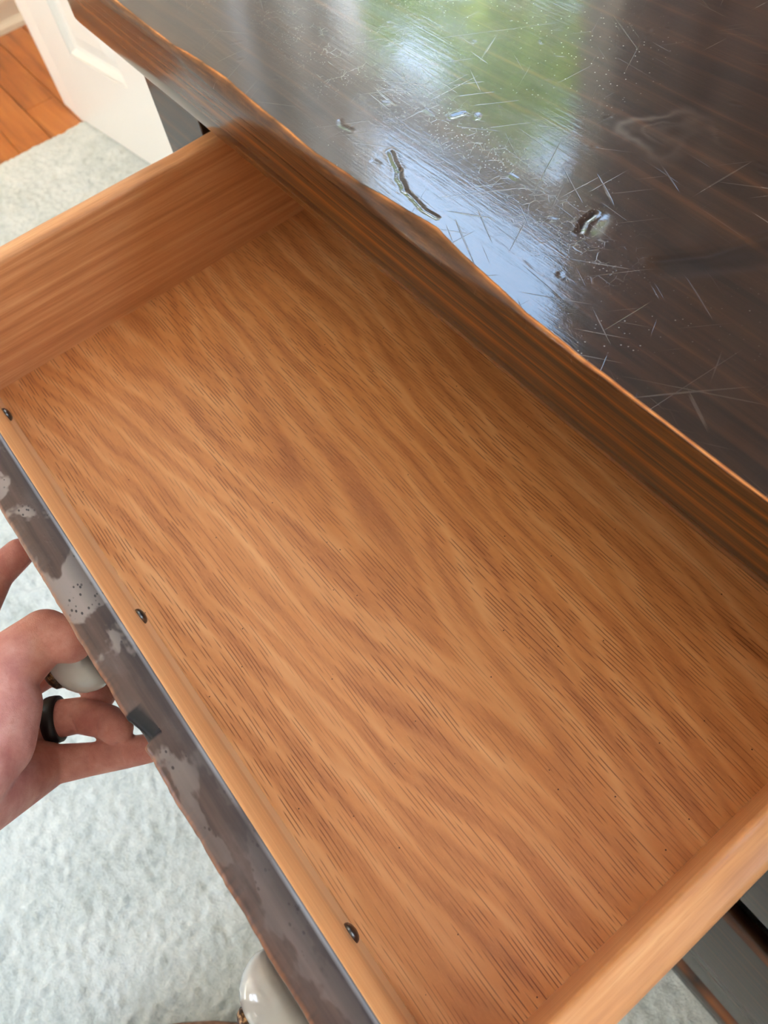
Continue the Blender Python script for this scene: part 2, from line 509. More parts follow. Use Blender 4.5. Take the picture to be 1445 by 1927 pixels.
# ------------------------------------------------------------------ the room
FZ = -0.668            # floor level
CZ = 1.80              # ceiling
XL, XR, YF, YB = -1.936, 2.7, -2.6, 0.74
HX = -2.52             # far wall of the hall


def struct(o, kind='structure'):
    o['kind'] = kind
    return o


floor = struct(boxo('floor', (HX - .1, XR + .1, YF - .1, YB + .1, FZ - .12, FZ - .02), SUBFLOOR))
pw = 0.083
plank_me = None
ny = int((1.5 - YF) / pw)
for j in range(ny):
    y0 = -1.24 + j * pw
    if y0 > YB - pw: break
    xs = [HX]
    cut = HX + 0.12 + 0.45 * random.random()
    while cut < XL - 0.06:
        xs.append(cut); cut += 0.5
    xs.append(XL + 0.004)
    for a, b in zip(xs[:-1], xs[1:]):
        o = boxo('plank', (a + .0006, b - .0006, y0 + .0006, y0 + pw - .0006, FZ - .02, FZ + random.uniform(-.0008, .0004)), PLANK, floor, 0.0015, 1)

# carpet: a fine mesh with real tuft relief where the photograph sees it
def grid_mesh(name, xs, ys, zfun):
    X, Y = np.meshgrid(xs, ys, indexing='ij')
    Z = zfun(X, Y)
    co = np.stack([X, Y, Z], -1).reshape(-1, 3)
    nx, ny_ = len(xs), len(ys)
    i, j = np.meshgrid(np.arange(nx - 1), np.arange(ny_ - 1), indexing='ij')
    a = (i * ny_ + j).ravel()
    q = np.stack([a, a + ny_, a + ny_ + 1, a + 1], 1)
    me = bpy.data.meshes.new(name)
    me.vertices.add(len(co)); me.vertices.foreach_set('co', co.ravel())
    me.loops.add(q.size); me.loops.foreach_set('vertex_index', q.ravel().astype(np.int32))
    me.polygons.add(len(q))
    me.polygons.foreach_set('loop_start', np.arange(0, q.size, 4, dtype=np.int32))
    me.polygons.foreach_set('use_smooth', np.ones(len(q), dtype=bool))
    me.update(calc_edges=True)
    return me, co


def carpet_z(X, Y):
    n = rng.normal(0, 1, X.shape)
    n = (n + np.roll(n, 1, 0) + np.roll(n, 1, 1)) / 1.7
    return FZ + 0.006 + 0.0011 * n - 0.010 * (X < XL + 0.006)


cx = np.concatenate([[XL], np.arange(XL + .004, 0.45, 0.0042), np.linspace(0.5, XR, 10)])
cy = np.concatenate([np.linspace(YF, -1.0, 12), np.arange(-0.95, 0.44, 0.0042), np.linspace(0.45, YB, 6)])
me, _ = grid_mesh('carpet', cx, cy, carpet_z)
tag(obj('carpet', me, CARPET), 'pale sage green carpet covering the room floor up to the hardwood', 'carpet', None, 'stuff')

# back wall with the window that the tabletop mirrors
WX0, WX1, WZ0, WZ1 = -1.345, -0.645, 0.30, 1.42
BX0, BX1 = 0.16, 1.36          # added window out of view, lights the drawer from the right
bm = bmesh.new()
T = 0.14
box(bm, XL - .6, WX0, YB, YB + T, FZ, CZ)
box(bm, WX1, BX0, YB, YB + T, FZ, CZ); box(bm, BX1, XR, YB, YB + T, FZ, CZ)
box(bm, BX0, BX1, YB, YB + T, FZ, WZ0); box(bm, BX0, BX1, YB, YB + T, WZ1, CZ)
box(bm, WX0, WX1, YB, YB + T, FZ, WZ0)
box(bm, WX0, WX1, YB, YB + T, WZ1, CZ)
struct(obj('wall_back', bm, WALL))


def window(name, x0, x1, z0, z1, y, inward, rail=None):
    """sash window in a wall whose inner face is at y; inward = -1 or +1 along y"""
    w = bmesh.new()
    c = 0.07
    ya, yb = sorted((y, y + inward * 0.018))
    box(w, x0 - c, x0, ya, yb, z0 - .02, z1 + c, .003)
    box(w, x1, x1 + c, ya, yb, z0 - .02, z1 + c, .003)
    box(w, x0, x1, ya, yb, z1, z1 + c, .003)
    ya, yb = sorted((y - inward * .08, y + inward * 0.04))
    box(w, x0 - c, x1 + c, ya, yb, z0 - .03, z0, .004)
    o = struct(obj(name, w, TRIMW))
    s = bmesh.new()
    t = 0.04
    ya, yb = sorted((y - inward * .05, y - inward * .085))
    rr = rail if rail else (z0 + z1) / 2
    box(s, x0, x0 + t, ya, yb, z0, z1); box(s, x1 - t, x1, ya, yb, z0, z1)
    box(s, x0, x1, ya, yb, z1 - t, z1); box(s, x0, x1, ya, yb, z0, z0 + t * 1.3)
    box(s, x0, x1, ya - .012, yb, rr - .045, rr + .045)
    obj('sash', s, TRIMW, o)
    for (a, b) in ((z0 + t * 1.3, rr - .045), (rr + .045, z1 - t)):
        boxo('pane', (x0 + t, x1 - t, (ya + yb) / 2 - .002, (ya + yb) / 2 + .002, a, b), GLASS, o)
    return o


window('window_1', WX0, WX1, WZ0, WZ1, YB, -1, 0.79)
window('added_window_3', BX0, BX1, WZ0, WZ1, YB, -1, 0.79)
portal('window_daylight', ((BX0 + BX1) / 2, YB + T + .02, (WZ0 + WZ1) / 2), BX1 - BX0, WZ1 - WZ0, (math.radians(-90), 0, 0))
portal('window_daylight', ((WX0 + WX1) / 2, YB + T + .02, (WZ0 + WZ1) / 2), WX1 - WX0, WZ1 - WZ0, (math.radians(-90), 0, 0))

# wall behind the photographer with a wide window
FX0, FX1, FZ0, FZ1 = -1.7, -0.1, 0.1, 1.45
bm = bmesh.new()
box(bm, XL, FX0, YF - T, YF, FZ, CZ); box(bm, FX1, XR, YF - T, YF, FZ, CZ)
box(bm, FX0, FX1, YF - T, YF, FZ, FZ0); box(bm, FX0, FX1, YF - T, YF, FZ1, CZ)
struct(obj('wall_front', bm, WALL))
window('window_2', FX0, FX1, FZ0, FZ1, YF, 1)
portal('window_daylight', ((FX0 + FX1) / 2, YF - T - .02, (FZ0 + FZ1) / 2), FX1 - FX0, FZ1 - FZ0, (math.radians(90), 0, 0))

struct(boxo('wall_right', (XR, XR + T, YF - T, YB + T, FZ, CZ), WALL))
# left wall with the doorway to the hall
DY0, DY1, DZ = -0.42, 0.424, FZ + 2.04
bm = bmesh.new()
box(bm, XL - .11, XL, YF - T, DY0, FZ, CZ); box(bm, XL - .11, XL, DY1, YB + T, FZ, CZ); box(bm, XL - .11, XL, DY0, DY1, DZ, CZ)
struct(obj('wall_left', bm, WALL))
bm = bmesh.new()
for (a, b) in ((DY0 - .07, DY0), (DY1 + .02, DY1 + .09)):
    box(bm, XL, XL + .015, a, b, FZ, DZ + .07, .003)
box(bm, XL, XL + .015, DY0, DY1 + .02, DZ, DZ + .07, .003)
struct(obj('trim_1', bm, TRIMW))
struct(boxo('wall_hall', (HX - T, HX, YF - T, YB + T, FZ - .02, CZ), WALL))
bm = bmesh.new()
prof = [(HX, FZ - .001), (HX + .026, FZ - .001), (HX + .024, FZ + .012), (HX + .016, FZ + .020), (HX + .013, FZ + .026), (HX + .012, FZ + .066), (HX + .008, FZ + .080), (HX, FZ + .086)]
r0 = [bm.verts.new((x, YF, z)) for x, z in prof]; r1 = [bm.verts.new((x, YB, z)) for x, z in prof]
for i in range(len(prof) - 1):
    bm.faces.new((r0[i], r0[i + 1], r1[i + 1], r1[i]))
bm.faces.new(list(reversed(r0))); bm.faces.new(r1)
bmesh.ops.recalc_face_normals(bm, faces=bm.faces)
struct(obj('baseboard_hall', bm, TRIMW))
struct(boxo('ceiling', (HX - T, XR + T, YF - T, YB + T, CZ, CZ + .1), CEIL))
bm = bmesh.new()
box(bm, HX - T, XL - .11, YF - T, YF, FZ, CZ)
struct(obj('wall_hall_end', bm, WALL))

# added lamp, out of view, to brighten the hall
lamp = empty('added_ceiling_lamp', (-2.25, -0.9, CZ))
tag(lamp, 'added white globe ceiling lamp, unseen, lighting the hall beyond the doorway', 'lamp')
bm = bmesh.new(); lathe(bm, [(.001, 0), (.07, 0), (.07, -.02), (.03, -.03), (.03, -.05), (.001, -.05)])
bmesh.ops.translate(bm, verts=bm.verts, vec=lamp.location); obj('mount', bm, TRIMW, lamp)
bm = bmesh.new()
bmesh.ops.create_uvsphere(bm, u_segments=24, v_segments=14, radius=.11)
bmesh.ops.translate(bm, verts=bm.verts, vec=(lamp.location.x, lamp.location.y, CZ - .15))
_k = MK('lit_opal_glass', 0.4); _k.color((.9, .88, .84)); _k.b.inputs['Emission Color'].default_value = (1, .86, .66, 1); _k.b.inputs['Emission Strength'].default_value = 40.0
obj('globe', bm, _k.m, lamp)

# ------------------------------------------------------------------ open panel door
ang = math.atan2(0.08, 0.62)
door = empty('door_1', (-1.936, 0.42, FZ + .012))
door['kind'] = 'structure'
DW, DH, DT = 0.78, 2.0, 0.036
st, br, mul = 0.118, 0.19, 0.11
pwid = (DW - 2 * st - mul) / 2
bm = bmesh.new()
rows = [(br, br + .56), (br + .66, br + 1.16), (br + 1.26, DH - .12)]
box(bm, 0, st, 0, DT, 0, DH, .002); box(bm, DW - st, DW, 0, DT, 0, DH, .002)
box(bm, st + pwid, st + pwid + mul, 0, DT, br, DH - .12)
zs = [0] + [v for r_ in rows for v in r_] + [DH]
for i in range(0, len(zs), 2):
    box(bm, st, DW - st, 0, DT, zs[i], zs[i + 1])
bmesh.ops.recalc_face_normals(bm, faces=bm.faces)
MD = Matrix.Translation(door.location) @ Matrix.Rotation(ang, 4, 'Z')
bmesh.ops.transform(bm, matrix=MD, verts=bm.verts)
obj('frame', bm, DOORW, door)
for (z0, z1) in rows:
    for x0 in (st, st + pwid + mul):
        bm = bmesh.new()
        steps = [(0, .003), (.004, .001), (.012, .011), (.02, .013), (.055, .004), (.06, .004)]
        rings = []
        for (ins, dep) in steps:
            rings.append([bm.verts.new(p) for p in ((x0 + ins, dep, z0 + ins), (x0 + pwid - ins, dep, z0 + ins), (x0 + pwid - ins, dep, z1 - ins), (x0 + ins, dep, z1 - ins))])
        for a, b in zip(rings[:-1], rings[1:]):
            for q in range(4):
                bm.faces.new((a[q], a[(q + 1) % 4], b[(q + 1) % 4], b[q]))
        bm.faces.new(rings[-1])
        back = [bm.verts.new((v.co.x, DT - .004, v.co.z)) for v in rings[0]]
        for q in range(4):
            bm.faces.new((rings[0][q], back[q], back[(q + 1) % 4], rings[0][(q + 1) % 4]))
        bm.faces.new(back)
        bmesh.ops.recalc_face_normals(bm, faces=bm.faces)
        bmesh.ops.transform(bm, matrix=MD, verts=bm.verts)
        obj('panel', bm, DOORW, door)

# ------------------------------------------------------------------ dresser case
dresser = empty('dresser', (0.1, 0.4, FZ + .010))
tag(dresser, 'dark walnut-stained wooden dresser with a scratched glossy top and one drawer pulled open', 'dresser')
XE0, XE1 = -0.648, 0.86
CX0, CX1, CY0, CY1 = -0.586, 0.80, 0.184, 0.64
ZB, ZT = 0.1108, 0.1588
YFACE = 0.1683

Hs = 0.4
bx = np.array([-1.62, -1.42, -1.166, -.985, -.676, -.483, -.40, -.291, -.11, 2.2]) * Hs
bz = np.array([.379, .378, .384, .374, .377, .374, .381, .388, .3925, .3925]) * Hs
tx = np.array([-1.62, -1.341, -1.179, -1.10, -1.031, -.97, -.901, -.797, -.712, -.64, -.579, -.531, -.466, -.413, -.368, -.295, -.112, 2.2]) * Hs
ty = np.array([.4270, .4256, .4252, .4300, .4341, .4310, .4274, .4252, .4285, .4360, .4427, .4350, .4300, .4236, .4235, .4218, .4214, .4214]) * Hs
xs = np.concatenate([np.linspace(XE0, -0.62, 15), np.arange(-0.619, 0.04, 0.0011), np.linspace(0.045, XE1, 24)])
nX = len(xs)


def smooth_noise(n, step, amp):
    c = rng.normal(0, amp, n // step + 4)
    return np.interp(np.arange(n) / step, np.arange(len(c)), c)


Bz = np.interp(xs, bx, bz) + smooth_noise(nX, 9, .00035)
Ty = np.interp(xs, tx, ty) + smooth_noise(nX, 12, .00022) + smooth_noise(nX, 2, .00005)
fade = np.clip((0.05 - xs) / 0.02, 0, 1)
Ty = np.maximum(Ty, YFACE + .0004)
ys_top = np.concatenate([np.linspace(0, 1, 250) ** 1.0 * 0.27, 0.27 + np.linspace(0.02, 1, 22) * (CY1 + 0.01 - YFACE - 0.27 - 0.003)])
prof_n = 12
cols = []
for i in range(nX):
    x = xs[i]
    e = np.clip((x - XE0) / .008, 0, 1)
    rb = (1 - np.sqrt(1 - (1 - e) ** 2)) * .0035
    zb = ZB + rb
    yf = YFACE + rb * .6
    p = [(yf + .25, zb), (yf + .004, zb), (yf + .0012, zb + .0008), (yf, zb + .0035), (yf, zb + .012), (yf, Bz[i] - .006), (yf, Bz[i])]
    t0 = (yf, Bz[i]); t1 = (Ty[i], ZT)
    for f, bul in ((.33, .0007), (.66, .0009), (.9, .0004)):
        L = math.hypot(t1[0] - t0[0], t1[1] - t0[1])
        bb = bul * min(1.0, L / .006)
        p.append((t0[0] + (t1[0] - t0[0]) * f - bb, t0[1] + (t1[1] - t0[1]) * f + bb * .7))
    p.append(t1)
    cols.append(p)
P = np.array(cols)                                   # nX, k, 2
K = P.shape[1]
top_y = P[:, -1:, 0] + ys_top[None, 1:] * ((CY1 + .01 - P[:, -1:, 0]) / ys_top[-1])
nT = top_y.shape[1]
Yall = np.concatenate([P[:, :, 0], top_y], 1)
Zall = np.concatenate([P[:, :, 1], np.full((nX, nT), ZT)], 1)
Xall = np.repeat(xs[:, None], Yall.shape[1], 1)
stain = np.zeros_like(Xall); dark = np.zeros_like(Xall); wear = np.zeros_like(Xall); cham = np.zeros_like(Xall)
cham[:, 6:K] = 1.0
cham[:, 6] = .4
wmask = np.clip(.75 + smooth_noise(nX, 14, .35), 0, 1)
wmask = np.maximum(wmask, np.clip((xs + .2) / .05, 0, 1))
wear[:, K - 1] = wmask
wear[:, K - 2] = wmask * .25 + np.clip((xs + .18) / .05, 0, 1) * .5
istop = np.zeros_like(Xall); istop[:, K:] = 1
scuff = np.zeros_like(Xall)


def segdist(ax, ay, bx_, by_):
    dx, dy = bx_ - ax, by_ - ay
    L2 = dx * dx + dy * dy + 1e-12
    t = np.clip(((Xall - ax) * dx + (Yall - ay) * dy) / L2, 0, 1)
    return np.hypot(Xall - ax - t * dx, Yall - ay - t * dy), t


def groove(pts, w, depth, lip=0.25, darken=0.0):
    d = None
    for a, b in zip(pts[:-1], pts[1:]):
        q, _ = segdist(*a, *b)
        d = q if d is None else np.minimum(d, q)
    global Zall, dark
    Zall = Zall - istop * depth * np.exp(-(d / w) ** 2) + istop * depth * lip * np.exp(-((d - 1.9 * w) / (.8 * w)) ** 2)
    if darken:
        dark = np.maximum(dark, istop * darken * np.exp(-(d / (w * .9)) ** 2))


groove([(-.291, .197), (-.284, .1935), (-.277, .191)], .0009, .0004, .3, .4)
groove([(-.277, .191), (-.272, .187), (-.268, .186), (-.263, .1835)], .0010, .0006, .12, .7)
groove([(-.263, .1835), (-.257, .183), (-.246, .181), (-.237, .182)], .0008, .0005, .12, .7)
groove([(-.185, .220), (-.1885, .2265), (-.189, .2335)], .0010, .0009, .2, .9)
d_, _ = segdist(-.1835, .2245, -.1855, .231)
Zall = Zall - istop * .0006 * np.exp(-(d_ / .0042) ** 2)
groove([(-.331, .195), (-.327, .1925), (-.32, .194)], .0009, .0003, .3, .5)
groove([(-.282, .246), (-.2795, .2435)], .0009, .0004, .3, .5)
groove([(-.29, .236), (-.288, .242)], .0010, .0004, .3, .2)
groove([(-.152, .228), (-.138, .247), (-.128, .272), (-.115, .30)], .0010, .0002, 1.2, .0)
d_, t_ = segdist(-.144, .232, -.105, .285)
band = np.exp(-(d_ / .0075) ** 4)
dark = np.maximum(dark, istop * band * .75)
Zall = Zall - istop * band * .0007
# long curved scuff and the pale glass ring
for k_ in range(90):
    x0 = random.uniform(-.55, .02); y0 = random.uniform(.18, .42)
    a = random.choice([random.uniform(-.4, .5), random.uniform(0, math.pi)])
    L = random.uniform(.001, .007)
    groove([(x0, y0), (x0 + L * math.cos(a), y0 + L * math.sin(a) * .8)], random.uniform(.0006, .0009), random.uniform(.00004, .0002), .3, random.choice([0, 0, .4]))
for (ax_, ay_, bx__, by__, w_) in ((-.335, .235, -.170, .215, .016), (-.45, .24, -.36, .22, .018)):
    d_, t_ = segdist(ax_, ay_, bx__, by__)
    scuff = np.maximum(scuff, istop * np.exp(-(d_ / w_) ** 2))
nz = rng.normal(0, 1, (90, 60))
for q in range(2): nz = (nz + np.roll(nz, 1, 0) + np.roll(nz, 1, 1) + np.roll(nz, 1, (0, 1))) / 2.2
def wobble(X, Y, f):
    """smooth value noise over the top, for ragged stain outlines"""
    u = np.clip((X + .65) * f, 0, 88.9); v = np.clip((Y - .16) * f, 0, 58.9)
    a, b = u.astype(int), v.astype(int); fu, fv = u - a, v - b
    fu, fv = fu * fu * (3 - 2 * fu), fv * fv * (3 - 2 * fv)
    return (nz[a, b] * (1 - fu) + nz[a + 1, b] * fu) * (1 - fv) + (nz[a, b + 1] * (1 - fu) + nz[a + 1, b + 1] * fu) * fv
wb = wobble(Xall, Yall, 150.0)
for (sx, sy, r_, w_, am) in ((-.203, .297, .020, .0022, 1.0), (-.205, .296, .0105, .0016, .7)):
    aa = np.arctan2(Yall - sy, Xall - sx)
    rr_ = np.hypot((Xall - sx) * .9, Yall - sy) + wb * .0022
    stain = np.maximum(stain, am * istop * np.exp(-((rr_ - r_) / w_) ** 2) * np.clip(.5 + .7 * np.cos(aa + 2.9), 0, 1))
    stain = np.maximum(stain, .35 * istop * (rr_ < r_) * np.clip(1 - np.abs(wb), 0, 1))
co = np.stack([Xall, Yall, Zall], -1).reshape(-1, 3)
nY = Yall.shape[1]
i_, j_ = np.meshgrid(np.arange(nX - 1), np.arange(nY - 1), indexing='ij')
a_ = (i_ * nY + j_).ravel()
quads = np.stack([a_, a_ + nY, a_ + nY + 1, a_ + 1], 1)
mats = np.where((j_.ravel() >= 6), 0, 1)
# end caps, back and underside
extra, emat = [], []
base = len(co)
bl = np.array([[XE0 + .0035, CY1 + .01, ZB], [XE1, CY1 + .01, ZB]])
co = np.concatenate([co, bl])
me = bpy.data.meshes.new('tabletop')
faces = quads.tolist()
faces.append(list(range(nY)) + [base])
faces.append(list(reversed(range((nX - 1) * nY, nX * nY))) + [base + 1])
faces[-1] = [base + 1] + list(reversed([int(v) for v in range((nX - 1) * nY, nX * nY)]))
faces.append([base] + [int(i * nY + nY - 1) for i in range(nX)] + [base + 1])
faces.append([base, base + 1] + [int(i * nY) for i in reversed(range(nX))])
me.from_pydata(co.tolist(), [], faces)
me.polygons.foreach_set('material_index', np.concatenate([mats, [1, 1, 1, 1]]).astype(np.int32))
me.polygons.foreach_set('use_smooth', np.concatenate([np.ones(len(quads), dtype=bool), [False] * 4]))
for nm, arr in (('stain', stain), ('scuff', scuff), ('dark', dark), ('wear', wear), ('chamfer', cham)):
    at = me.attributes.new(nm, 'FLOAT', 'POINT')
    at.data.foreach_set('value', np.concatenate([arr.ravel(), [0, 0]]).astype(np.float32))
me.update()
obj('tabletop', me, [TOP, CASE], dresser)

# stiles, sides, rails, back, plinth
boxo('stile', (CX0, -0.505, CY0, CY0 + .022, FZ + .010, ZB), LOW, dresser, .0012)
boxo('stile', (CX1 - .06, CX1, CY0, CY0 + .022, FZ + .010, ZB), LOW, dresser, .0012)
boxo('side_panel', (CX0, CX0 + .018, CY0 + .022, CY1, FZ + .010, ZB), LOW, dresser)
boxo('side_panel', (CX1 - .018, CX1, CY0 + .022, CY1, FZ + .010, ZB), LOW, dresser)
boxo('back_panel', (CX0 + .018, CX1 - .018, CY1 - .01, CY1, FZ + .010, ZB), DARKIN, dresser)
boxo('divider', (0.052, 0.08, CY0, CY0 + .4, -.05, ZB), LOW, dresser)
for z in (-.262, -.042):
    boxo('rail', (-0.505, CX1 - .06, CY0, CY0 + .05, z - .016, z + .016), LOW, dresser)
boxo('bottom_rail', (-0.505, CX1 - .06, CY0, CY0 + .03, FZ + .05, FZ + .115), LOW, dresser)


def rounded_front(name, x0, x1, z0, z1, y0, y1, r, parent, mats, wearw=1.0):
    """lipped drawer front: rounded outer edges, worn bare along the arrises"""
    prof = [(y1, z0), (y0 + r, z0)] + [(y0 + r - r * math.sin(a), z0 + r - r * math.cos(a)) for a in np.linspace(.3, 1.27, 4)] + [(y0, z0 + r), (y0, z1 - r)] \
        + [(y0 + r - r * math.cos(a), z1 - r + r * math.sin(a)) for a in np.linspace(.3, 1.27, 4)] + [(y0 + r, z1), (y1, z1)]
    w = [0, .2, .8, 1, .8, .3, 0, 0, .5, 1, .9, .6, 0.2, 0]
    st_ = [x0] + list(np.linspace(x0 + .003, x1 - .003, 60)) + [x1]
    bm = bmesh.new()
    rows_ = [[bm.verts.new((x, y, z)) for y, z in prof] for x in st_]
    for a, b in zip(rows_[:-1], rows_[1:]):
        for q in range(len(prof) - 1):
            bm.faces.new((a[q], a[q + 1], b[q + 1], b[q])).smooth = True
        bm.faces.new((a[-1], a[0], b[0], b[-1]))
    bm.faces.new(list(reversed(rows_[0]))); bm.faces.new(rows_[-1])
    bmesh.ops.recalc_face_normals(bm, faces=bm.faces)
    o = obj(name, bm, mats, parent)
    at = o.data.attributes.new('wear', 'FLOAT', 'POINT')
    jit = [max(0, min(1, random.gauss(.55, .3))) for _ in st_]
    at.data.foreach_set('value', np.array([[w[q] * jit[i] * wearw for q in range(len(prof))] for i in range(len(st_))], dtype=np.float32).ravel())
    return o


rounded_front('lower_drawer', -0.52, CX1 - .045, -.560, -.298, YFACE, CY0, .006, dresser, LOW, .5)
rounded_front('lower_drawer', -0.52, CX1 - .045, -.232, -.07, YFACE, CY0, .006, dresser, LOW, .4)
rounded_front('plinth', CX0 - .004, CX1 + .004, FZ + .010, -.598, YFACE - .001, CY0 + .02, .012, dresser, LOW, .7)
rounded_front('closed_drawer', 0.072, CX1 - .045, -.052, ZB - .005, YFACE + .002, CY0, .005, dresser, LOW, .4)

# ------------------------------------------------------------------ the open drawer
DX0, DX1, DYF, DYB = -0.4761, 0.0234, -0.035, 0.44
drawer = boxo('drawer', (DX0 - .012, DX1 + .012, DYF - .002, DYB, -.006, 0.0), OAK, dresser)        # the bottom board carries the rest
drawer['label'] = 'pulled-out drawer with an orange oak-print bottom'


def side(x0, x1, round_r):
    n = 8
    prof = [(x0, -.012), (x1, -.012)]
    zt = .0865
    cxm, rx = (x0 + x1) / 2, (x1 - x0) / 2
    for a in np.linspace(0, math.pi, n + 1):
        prof.append((cxm + rx * math.copysign(abs(math.cos(a)) ** .6, math.cos(a)), zt - round_r + round_r * abs(math.sin(a)) ** .7))
    bm = bmesh.new()
    st_ = np.concatenate([[DYF], np.arange(DYF + .004, DYB, .008), [DYB]])
    wob = smooth_noise(len(st_), 3, .00025)
    rows_ = [[bm.verts.new((x, y, z + (w_ if z > .05 else 0))) for x, z in prof] for y, w_ in zip(st_, wob)]
    for a, b in zip(rows_[:-1], rows_[1:]):
        for q in range(len(prof)):
            f = bm.faces.new((a[q], a[(q + 1) % len(prof)], b[(q + 1) % len(prof)], b[q]))
            f.smooth = q >= 2 and q < len(prof) - 1
    bm.faces.new(rows_[0]); bm.faces.new(list(reversed(rows_[-1])))
    bmesh.ops.recalc_face_normals(bm, faces=bm.faces)
    return obj('drawer_side', bm, SIDE, drawer)


side(DX0 - .014, DX0, .004)
side(DX1, DX1 + .0145, .0055)
boxo('drawer_back', (DX0, DX1, DYB - .012, DYB, 0, .07), SIDE, drawer)

# front board
FX_0, FX_1 = -0.507, 0.054
OY = -0.0541
st_ = np.concatenate([[FX_0], np.arange(FX_0 + .002, FX_1 - .001, .0012), [FX_1]])
ed = smooth_noise(len(st_), 8, .00018) + smooth_noise(len(st_), 2, .00008)
notch = np.zeros(len(st_))
notch += .0036 * ((st_ > -.1520) & (st_ < -.1380)) * np.clip((st_ + .1530) / .012, 0, 1)
prof_c = [(DYF, -.055), (DYF, .050), (DYF, .0995), (DYF - .0004, .1022), (DYF - .0010, .1034), (DYF - .0022, .104)]
bm = bmesh.new()
rows_, wv, dv, glint_v = [], [], [], []
lin = np.clip(.45 + smooth_noise(len(st_), 25, .25), 0, 1)
for x, e, nn, li in zip(st_, ed, notch, lin):
    oy = OY + e
    p = prof_c + [(-.045, .104), (oy + nn + .0055, .104), (oy + nn + .0022, .1039), (oy + nn + .0006, .1030), (oy + nn, .1012), (oy + nn * .9, .096), (oy, .088), (oy, -.05), (oy + .004, -.055)]
    rows_.append([bm.verts.new((x, y, z)) for y, z in p])
    r_ = random.random()
    wv += [0, 0, 0, 0, 0, 0, 0, 0, .1 * r_, .35 + .5 * r_, .6 * r_, .3, 0, 0, 0]
    glint_v += [0, 0, 0, .1, li, 0, 0, 0, 0, 0, 0, 0, 0, 0, 0]  # painted glint along the rounded inner top edge
    dk = 1.0 if (-.1535 < x < -.1385) else 0.0
    dv += [0, 0, .3, .7, .2, .6, 0, dk * .9, dk, dk, dk, dk, 0, 0, 0]
np_ = len(rows_[0])
for a, b in zip(rows_[:-1], rows_[1:]):
    for q in range(np_):
        f = bm.faces.new((a[q], a[(q + 1) % np_], b[(q + 1) % np_], b[q]))
        f.smooth = 2 <= q <= 11
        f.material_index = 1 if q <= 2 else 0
bm.faces.new(rows_[0]); bm.faces.new(list(reversed(rows_[-1])))
bmesh.ops.recalc_face_normals(bm, faces=bm.faces)
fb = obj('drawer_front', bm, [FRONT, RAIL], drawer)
fb['label'] = 'worn grey-brown stained front board of the open drawer'
for nm, arr in (('wear', wv), ('dark', dv), ('pale', glint_v)):
    at = fb.data.attributes.new(nm, 'FLOAT', 'POINT')
    at.data.foreach_set('value', np.array(arr, dtype=np.float32))

# screws through the front board, one behind each knob
KX, KZ = (-.418, -.236, -.046), (.030, .028, .026)
bm = bmesh.new()
lathe(bm, [(.0046, -.001), (.0047, .0006), (.0042, .0016), (.003, .0024), (.0015, .0028), (.0002, .003)], 24, 'Y')
bmesh.ops.rotate(bm, verts=bm.verts, cent=(0, 0, 0), matrix=Matrix.Rotation(math.pi, 3, 'Z'))
screw_me = bpy.data.meshes.new('screw'); bm.to_mesh(screw_me); bm.free(); screw_me.materials.append(STEEL)
bm = bmesh.new()
lathe(bm, [(.010, 0), (.0105, .004), (.0085, .008), (.010, .0105), (.0165, .0118), (.0185, .0135), (.0192, .0160), (.0188, .0195), (.0170, .0240), (.0140, .0280), (.0100, .0308), (.006, .0322)], 48, 'Y')
knob_me = bpy.data.meshes.new('knob'); bm.to_mesh(knob_me); bm.free(); knob_me.materials.append(CERAMIC)
bm = bmesh.new()
lathe(bm, [(.0064, .0312), (.0070, .0330), (.0060, .0352), (.0035, .0366), (.0005, .0370)], 20, 'Y')
boss_me = bpy.data.meshes.new('knob_boss'); bm.to_mesh(boss_me); bm.free(); boss_me.materials.append(BRONZE)
for x, z in zip(KX, KZ):
    for nm, mesh, y in (('screw', screw_me, DYF), ('knob', knob_me, OY), ('knob_boss', boss_me, OY)):
        o = bpy.data.objects.new(nm, mesh); C.objects.link(o)
        o.parent = drawer
        o.location = (x, y, z)
        if nm == 'screw': o.rotation_euler = (0, random.uniform(0, 3), 0)

# ------------------------------------------------------------------ hand and forearm of the person
def U(px, py, z): return unproject(px, py, z)


hb = bmesh.new()


def chain(pts):
    for (a, ra), (b, rb) in zip(pts[:-1], pts[1:]):
        capsule(hb, a, b, ra, rb)


wrist = U(-150, 1560, .075)
elbow = np.array([-.37, -.37, .19])
palm_c = U(-45, 1450, .022)
idx = [(U(-75, 1275, .012), .0125), (U(-42, 1150, .020), .0108), (U(-8, 1082, .020), .0098), (U(36, 1041, .020), .0088)]
mid = [(U(-15, 1315, .004), .0122), (U(92, 1256, -.002), .0106), (U(160, 1268, -.006), .0092), (U(190, 1308, -.006), .0082)]
rin = [(U(35, 1366, .000), .0114), (U(148, 1346, -.002), .0098), (U(202, 1358, .000), .0092), (U(219, 1370, .003), .0090)]
pin = [(U(80, 1442, -.004), .0112), (U(175, 1428, -.008), .0088), (U(238, 1416, -.008), .0084), (U(280, 1408, -.006), .0078)]
thb = [(U(-90, 1480, .050), .0215), (U(2, 1268, .058), .0175), (U(84, 1197, .057), .0135), (U(132, 1206, .056), .0112)]
for ch in (idx, mid, rin, pin, thb): chain(ch)
for f_, r_ in ((idx, .013), (mid, .0135), (rin, .0135), (pin, .0135)):
    capsule(hb, wrist, f_[0][0], .021, r_)
    capsule(hb, palm_c, f_[0][0], .017, r_)
capsule(hb, U(-20, 1398, .052), U(-2, 1330, .056), .0205, .0195)
capsule(hb, wrist, U(-20, 1400, .05), .022, .0195)
capsule(hb, wrist, palm_c, .024, .02)
capsule(hb, wrist, elbow, .027, .042)
me = bpy.data.meshes.new('tmp_hand'); hb.to_mesh(me); hb.free()
tmp = bpy.data.objects.new('tmp_hand', me); C.objects.link(tmp)
